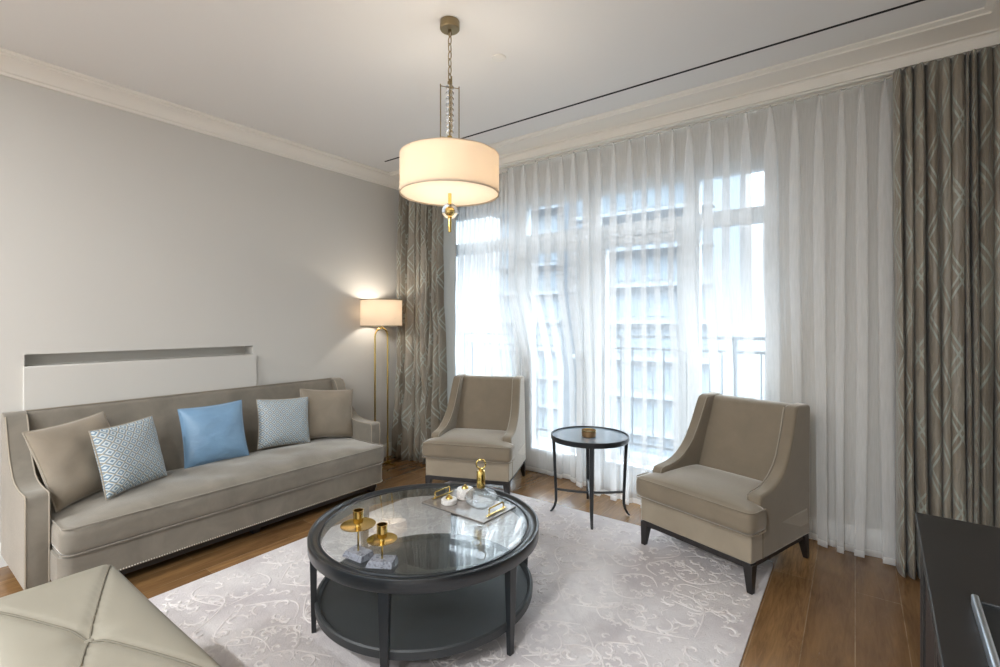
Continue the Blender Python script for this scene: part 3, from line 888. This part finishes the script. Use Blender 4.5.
# ------------------------------------------------------------------ floor lamp
def floor_lamp():
    c = (-3.715, 3.076, 0)
    t = thing('floor_lamp', 'slim brass arch floor lamp with white drum shade in the corner', 'floor lamp', c)
    P = [(0, -.078, .02)]
    P += [(0, -.078, .02+1.24*i/10) for i in range(1, 11)]
    for i in range(1, 12):
        a = PI - PI*i/12; P.append((0, .078*math.cos(a), 1.262+.078*math.sin(a)))
    P += [(0, .078, .02+1.24*(10-i)/10) for i in range(0, 11)]
    obj('arch', MB().tube(P, .0085, 12), 'gold', t)
    obj('base', MB().box(-.015, .015, -.115, .115, .012, .026).box(-.11, .11, -.088, -.068, 0, .013).box(-.11, .11, .068, .088, 0, .013), 'gold', t, bevel=.002)
    obj('stem', MB().lathe([(0, 1.335), (.013, 1.335), (.013, 1.35), (.006, 1.355), (.006, 1.44), (0, 1.44)], n=16), 'gold', t)
    obj('socket', MB().lathe([(0, 1.43), (.016, 1.43), (.016, 1.47), (0, 1.47)], n=16), 'plate', t)
    r = .198
    s = obj('lamp_shade', MB().lathe([(r, 1.362), (r, 1.615), (r-.003, 1.615), (r-.003, 1.362)], n=64, closed=True), 'shade', t, smooth=40)
    for z_ in (1.359, 1.611):
        obj('rim', MB().lathe([(r-.004, z_), (r+.002, z_), (r+.002, z_+.007), (r-.004, z_+.007)], n=64, closed=True), 'brass', s, smooth=40)
    m = MB()
    for k in range(3):
        a = k*2*PI/3; m.tube([(0, 0, 1.435), (r*math.cos(a), r*math.sin(a), 1.435)], .002, 6)
    obj('spider', m, 'brass', s)
    l = bpy.data.lights.new('floor_lamp_bulb', 'POINT'); l.energy = 6; l.color = (1, .92, .82); l.shadow_soft_size = .045
    lo = bpy.data.objects.new('floor_lamp_bulb', l); C.objects.link(lo); lo.parent = t; lo.location = (0, 0, 1.52)
floor_lamp()

# ------------------------------------------------------------------ pendant
def pendant():
    c = (-1.655, 1.808, ZC)
    t = thing('pendant_lamp', 'large white drum pendant lamp hanging above the coffee table', 'pendant lamp', c)
    z = lambda a: a-ZC
    obj('canopy', MB().lathe([(0, 0), (.048, 0), (.050, -.003), (.050, -.038), (.047, -.042), (.008, -.042), (.008, -.055), (0, -.055)], n=40), 'brass', t)
    # chain
    m = MB(); zz = z(2.885); k = 0
    while zz > z(2.635):
        P = []
        for i in range(16):
            a = 2*PI*i/16; x, h = .010*math.cos(a), .023*math.sin(a)
            P.append((x, 0, zz-.018+h) if k % 2 else (0, x, zz-.018+h))
        m.tube(P, .0026, 6, closed=True); zz -= .038; k += 1
    obj('chain', m, 'brass', t)
    obj('cord', MB().tube([(.002, .002, z(2.89)), (.004, -.001, z(2.76)), (.001, .001, z(2.62))], .0015, 6), 'plate', t)
    # rod frame
    m = MB()
    for q in range(4):
        a = R(54.5+90*q); x, y = .048*math.cos(a), .048*math.sin(a)
        dz = .012 if q % 2 else -.010
        m.tube([(x, y, z(2.335)+dz), (x, y, z(2.612)+dz)], .0028, 8)
        for zz in (2.345, 2.602): m.tube([(0, 0, z(zz)+dz), (x, y, z(zz)+dz)], .002, 6)
    obj('rod_frame', m, 'brass', t, smooth=0)
    obj('stem', MB().tube([(0, 0, z(2.635)), (0, 0, z(1.97))], .004, 10).lathe([(0, .0), (.012, 0), (.012, -.012), (0, -.012)], (0, 0, z(2.62)), 20), 'brass', t)
    for k in range(9):
        obj('glass_bead', MB().sphere((0, 0, z(2.362+.0285*k)), .021, 18, .68), 'ball', t)
    obj('coupling', MB().lathe([(0, z(2.343)), (.012, z(2.343)), (.015, z(2.32)), (.010, z(2.30)), (.010, z(2.24)), (0, z(2.24))], n=24), 'gold', t)
    r = .250
    s = obj('lamp_shade', MB().lathe([(r, z(2.047)), (r, z(2.24)), (r-.003, z(2.24)), (r-.003, z(2.047))], n=96, closed=True), 'shade', t, smooth=40)
    for z_ in (2.045, 2.237):
        obj('rim', MB().lathe([(r-.004, z(z_)), (r+.0012, z(z_)), (r+.0012, z(z_+.004)), (r-.004, z(z_+.004))], n=96, closed=True), 'shade', s)
    obj('diffuser', MB().lathe([(0, z(2.052)), (r-.004, z(2.052)), (r-.004, z(2.056)), (0, z(2.056))], n=64), 'diffuser', s)
    m = MB()
    for k in range(3):
        a = k*2*PI/3+.4; m.tube([(0, 0, z(2.236)), (r*math.cos(a), r*math.sin(a), z(2.236))], .0022, 6)
    obj('spider', m, 'brass', s)
    obj('finial', MB().lathe([(0, z(2.084)), (.009, z(2.084)), (.009, z(1.998)), (.013, z(1.992)), (.007, z(1.985)), (0, z(1.985))], n=20)
        .sphere((0, 0, z(1.962)), .018, 16).lathe([(0, z(1.945)), (.008, z(1.945)), (.0095, z(1.915)), (.008, z(1.856)), (0, z(1.853))], n=16), 'gold', t)
    obj('glass_ball', MB().sphere((0, 0, z(1.963)), .040, 32), 'ball', t, smooth=80)
    for i in range(3):
        a = i*2*PI/3+.6
        l = bpy.data.lights.new('pendant_bulb', 'POINT'); l.energy = 2.8; l.color = (1, .94, .85); l.shadow_soft_size = .035
        lo = bpy.data.objects.new('pendant_bulb', l); C.objects.link(lo); lo.parent = t; lo.location = (.10*math.cos(a), .10*math.sin(a), z(2.165))
pendant()

# ------------------------------------------------------------------ curtains
def sheer(name, label, x0, x1, yb, P, seed, wmax=.72, push=None, top=2.803, lean=0):
    rnd = random.Random(seed)
    n = max(2, round((x1-x0)/P)); w_ = [rnd.uniform(.8, 1.25) for _ in range(n)]; s = sum(w_); w_ = [a/s*(x1-x0) for a in w_]
    NS, NZ = 50, 30; cols = []
    X = x0
    par = [dict(d=rnd.uniform(.7, 1.25), w=rnd.uniform(.8, 1.15), k=rnd.uniform(.0, .7), ph=rnd.uniform(0, 6.28), sh=rnd.uniform(-.4, .4)) for _ in range(n)]
    G = []; U = []; ua = 0
    for pi_, (wd, q) in enumerate(zip(w_, par)):
        for si in range(NS + (1 if pi_ == n-1 else 0)):
            s_ = si/NS; col = []; uc = []
            for zi in range(NZ+1):
                tz_ = 1-(1-zi/NZ)**1.0
                zz = .012 + (top-.012)*(1-tz_)
                dep = (top-zz)/(top)
                fw = (.05 + (wmax-.05)*(1-math.exp(-dep/.085)))*q['w']; fw = min(fw, .92)   # width share of the pinched fold
                fw = fw*(1-.15*dep); fl = (1-fw)/2
                if s_ < .12: x = fl*(s_/.12); y = 0
                elif s_ > .88: x = 1-fl*((1-s_)/.12); y = 0
                else:
                    t_ = (s_-.12)/.76
                    q5 = 5*t_; seg_ = min(4, int(q5)); r5 = q5-seg_
                    tri = r5 if seg_ % 2 == 0 else 1-r5                  # five passes back and forth: the gathered pleat
                    tri = .5-.5*math.cos(PI*tri)
                    x = fl + fw*((1-q['k']*.5*dep)*tri + q['k']*.5*dep*t_)
                    y = -math.sin(PI*t_)**.8*(.022+.038*min(1, dep*2.2))*q['d']
                xx = X + wd*x + .020*math.sin(q['ph']+dep*2.3)*dep*dep + lean*dep
                yy = yb + y + .022*math.sin(X*3.1+1.3)*dep + .018*math.sin(xx*7+dep*1.5+seed)*dep + .015
                for px, pw, pa in push or ():                      # the armchairs press into the cloth
                    f = math.exp(-abs((xx-px)/pw)**4) * max(0, min(1, (1.7-zz)/.7))
                    yy += pa*f
                yy = min(yy, 3.775 if xx < -.5 else 3.68)
                col.append((xx, yy, zz)); uc.append((ua+s_*P*2.4, zz))
            G.append(col); U.append(uc)
        X += wd; ua += P*2.4
    o = obj(name, MB().grid(G, U), 'sheer', smooth=80)
    tag(o, label, 'curtain', 'sheer voile curtains')
    return o
sheer('sheer_curtain', 'dense white sheer curtain panel beside the left patterned drape', -3.20, -2.53, 3.635, .048, 3, .88, push=[(-2.35, .52, .17)])
sheer('sheer_curtain', 'wide white sheer curtain hanging across the doors behind the side table', -2.545, .198, 3.550, .120, 11, .60, push=[(-2.35, .55, .25), (-.66, .50, .19)])
tag(obj('curtain_track', MB().box(XL+.02, XR-.01, 3.545, 3.64, 2.800, 2.8105).box(XL+.02, XR-.01, 3.48, 3.505, 2.800, 2.8105), 'plate', smooth=0), 'slim white double curtain track under the window soffit', 'curtain track')

def drape(name, label, xt0, xt1, xb0, xb1, yb, P, seed, amp=.035, top=2.802, bulge=0, hem=.010, strip=False):
    rnd = random.Random(seed)
    n = round((xt1-xt0)/P); NS = 12; NZ = 40
    ws = [rnd.uniform(.35, 1.7) for _ in range(n)]; s = sum(ws); ws = [a/s for a in ws]
    am = [rnd.uniform(.3, 1.45) for _ in range(n+1)]; k = [rnd.uniform(.08, .22) for _ in range(n)]; ph = [rnd.uniform(-.3, .3) for _ in range(n+1)]
    G = []; U = []; acc = 0
    for i in range(n):
        for si in range(NS+(1 if i == n-1 else 0)):
            t_ = si/NS; a_ = am[i]*(1-t_)+am[i+1]*t_; col = []; uc = []
            for zi in range(NZ+1):
                zz = hem + (top-hem)*(1-zi/NZ); dep = (top-zz)/top
                f = acc + ws[i]*(t_ - k[i]*math.sin(2*PI*t_)*min(1, dep*4+.25))
                f += (.010*math.sin(dep*5+i*1.9+seed) + (.05*noise.noise(Vector((i*.45+t_*.45, dep*3.0, seed))) if strip else .012*noise.noise(Vector((i*.6+t_*.6, dep*2.5, seed)))))*min(1, dep*2.5)
                flare = dep**1.6
                x0 = xt0+(xb0-xt0)*flare; x1 = xt1+(xb1-xt1)*flare
                amp_ = amp*a_*(.55+.45*min(1, dep*6))*(1+.5*dep*dep)
                y = yb + amp_*math.cos(2*PI*t_) + amp_*.25*math.cos(4*PI*t_+ph[i]*4)
                y -= bulge*dep**3*math.exp(-((f-.3)/.4)**2)
                if strip:
                    y += .05*noise.noise(Vector((f*12, zz*3.2, seed)))*dep
                y = min(y, 3.53)
                col.append((x0+(x1-x0)*f, y, zz)); uc.append(((i+t_)*P*2.9, zz))
            G.append(col); U.append(uc)
        acc += ws[i]
    o = obj(name, MB().grid(G, U), 'drape', smooth=80, solid=.003)
    tag(o, label, 'curtain', 'patterned drapes')
    return o
# right drape
dr = drape('patterned_drape', 'taupe trellis patterned drape at the right, above the black console', .172, .68, .19, .68, 3.462, .043, 5, .050)
dl = drape('patterned_drape', 'taupe trellis patterned drape puddling behind the floor lamp', -3.855, -3.265, -3.87, -3.20, 3.435, .052, 9, .052, bulge=.07, strip=True)
# grey lining edge of the left drape
G_ = []; U_ = []
for i in range(7):
    col = []; uc = []
    for zi in range(31):
        zz = .01+2.79*(1-zi/30); dep = 1-zz/2.8; t_ = i/6
        col.append((-3.30+.19*t_+.03*dep**1.6, 3.49+.012*math.sin(t_*PI+zz*2)+.010*noise.noise(Vector((t_*3, zz*4, 0)))-.02*t_, zz)); uc.append((t_*.1, zz))
    G_.append(col); U_.append(uc)
obj('lining', MB().grid(G_, U_), 'lining', dl, smooth=80, solid=.002)

# ------------------------------------------------------------------ console
def console():
    c = (.152, 2.0, 0); H = .80
    t = thing('console_cabinet', 'black wooden console cabinet with slatted front in the lower right corner', 'cabinet', c, R(-2.0))
    L, D = 1.55, .50
    obj('top', MB().box(0, D, -L, 0, H-.028, H), 'espresso', t, bevel=.003)
    obj('side_panel', MB().box(.012, D-.01, -.030, -.004, 0, H-.028), 'espresso', t, bevel=.002)
    obj('side_panel', MB().box(.012, D-.01, -L+.004, -L+.030, 0, H-.028), 'espresso', t, bevel=.002)
    obj('back_panel', MB().box(D-.02, D-.005, -L+.03, -.03, .02, H-.028), 'espresso', t)
    obj('bottom_panel', MB().box(.03, D-.02, -L+.03, -.03, .06, .085), 'espresso', t)
    obj('body', MB().box(.055, .075, -L+.03, -.03, .085, H-.028), 'espresso', t)
    n = 3; wd = (L-.06)/n
    for i in range(n):
        y0 = -L+.03+i*wd+.003; y1 = y0+wd-.006
        m = MB()
        m.box(.014, .036, y0, y0+.04, .09, H-.034); m.box(.014, .036, y1-.04, y1, .09, H-.034)
        m.box(.014, .036, y0+.04, y1-.04, .09, .13); m.box(.014, .036, y0+.04, y1-.04, H-.074, H-.034)
        dd = obj('door', m, 'espresso', t, bevel=.002)
        s = MB(); y = y0+.055
        while y < y1-.05:
            s.box(.020, .032, y, y+.012, .13, H-.074); y += .030
        obj('slats', s, 'slat', dd, bevel=.001)
console()
ty = thing('black_tray', 'flat black tray with a chrome edge lying on the console', 'tray', (.197, 1.412, .80), R(-2.5))
obj('tray_base', MB().box(.004, .40, -.55, -.002, 0, .010), 'black', ty, bevel=.002)
for x in (0, .392): obj('edge', MB().box(x, x+.012, -.555, 0, 0, .026), 'chrome', ty, bevel=.004, seg=3)
obj('end_rail', MB().box(.012, .392, -.008, 0, 0, .016), 'black', ty, bevel=.002)
obj('end_rail', MB().box(.012, .392, -.555, -.547, 0, .016), 'black', ty, bevel=.002)

# ------------------------------------------------------------------ fill lights added in the ceiling behind the camera
for (x, y) in ((-2.9, -.9), (-.6, -.9), (-2.9, -2.4), (-.6, -2.4)):
    pass
def fill_lamp(x, y, e):
    t = thing('fill_light', 'round fill light added overhead behind the camera', 'fill light', (x, y, ZC), 0, 'added fill lights')
    obj('trim_ring', MB().lathe([(.055, 0), (.085, 0), (.085, -.006), (.055, -.004)], n=40, closed=True), 'plate', t)
    l = bpy.data.lights.new('fill_lamp', 'AREA'); l.shape = 'DISK'; l.size = .11; l.energy = e; l.color = (.94, .97, 1)
    lo = bpy.data.objects.new('fill_lamp', l); C.objects.link(lo); lo.parent = t; lo.location = (0, 0, -.01)
for x, y in ((-3.0, -1.3), (-.5, -1.3), (-3.0, -2.6), (-.5, -2.6)): fill_lamp(x, y, 62)

# sky light portals in the window and the added rear one
for nm, loc, rx, sx, sy in (('window_portal', ((ox0+ox1)/2, 3.93, oz1/2), -PI/2, ox1-ox0, oz1), ('fill_window_portal', (-1.65, YB-.18, 1.36), PI/2, 3.9, 2.5)):
    l = bpy.data.lights.new(nm, 'AREA'); l.shape = 'RECTANGLE'; l.size = sx; l.size_y = sy; l.cycles.is_portal = True
    lo = bpy.data.objects.new(nm, l); C.objects.link(lo); lo.location = loc; lo.rotation_euler = (rx, 0, 0)

# world: bright overcast sky
SKY_LOW, SKY_HIGH = 1.5, 10
wd = bpy.data.worlds.new('overcast_sky'); bpy.context.scene.world = wd; wd.use_nodes = True
nt = wd.node_tree; bg = nt.nodes['Background']
tc = nt.nodes.new('ShaderNodeTexCoord'); no = nt.nodes.new('ShaderNodeTexNoise'); no.inputs['Scale'].default_value = 2.5; no.inputs['Detail'].default_value = 4
rp_ = nt.nodes.new('ShaderNodeValToRGB'); nt.links.new(tc.outputs['Generated'], no.inputs['Vector']); nt.links.new(no.outputs['Fac'], rp_.inputs[0])
rp_.color_ramp.elements[0].position = .35; rp_.color_ramp.elements[0].color = (.76, .88, 1, 1)
rp_.color_ramp.elements[1].position = .7; rp_.color_ramp.elements[1].color = (.90, .96, 1, 1)
nt.links.new(rp_.outputs[0], bg.inputs['Color'])
# overcast sky: the zenith is several times brighter than the horizon
sx_ = nt.nodes.new('ShaderNodeSeparateXYZ'); nt.links.new(tc.outputs['Generated'], sx_.inputs[0])
mr = nt.nodes.new('ShaderNodeMapRange'); mr.interpolation_type = 'SMOOTHSTEP'
nt.links.new(sx_.outputs[2], mr.inputs['Value'])
for k_, v_ in (('From Min', .10), ('From Max', .52), ('To Min', SKY_LOW), ('To Max', SKY_HIGH)): mr.inputs[k_].default_value = v_
nt.links.new(mr.outputs[0], bg.inputs['Strength'])

# ------------------------------------------------------------------ camera and colour
cam = bpy.data.cameras.new('camera'); co = bpy.data.objects.new('camera', cam); C.objects.link(co)
co.location = (0, 0, 1.40); co.rotation_euler = (PI/2, 0, R(36.5))
cam.sensor_width = 36; cam.lens = 480/1000*36; cam.shift_y = -.0115; cam.clip_start = .05; cam.clip_end = 600
sc = bpy.context.scene; sc.camera = co
sc.view_settings.view_transform = 'Standard'; sc.view_settings.look = 'None'
sc.view_settings.exposure = .15; sc.view_settings.gamma = 1; sc.view_settings.use_curve_mapping = False
cy = sc.cycles
cy.use_denoising = True; cy.denoising_prefilter = 'ACCURATE'; cy.max_bounces = 10; cy.diffuse_bounces = 5; cy.glossy_bounces = 4; cy.transmission_bounces = 8
cy.transparent_max_bounces = 40; cy.sample_clamp_indirect = 6; cy.caustics_reflective = False; cy.caustics_refractive = False
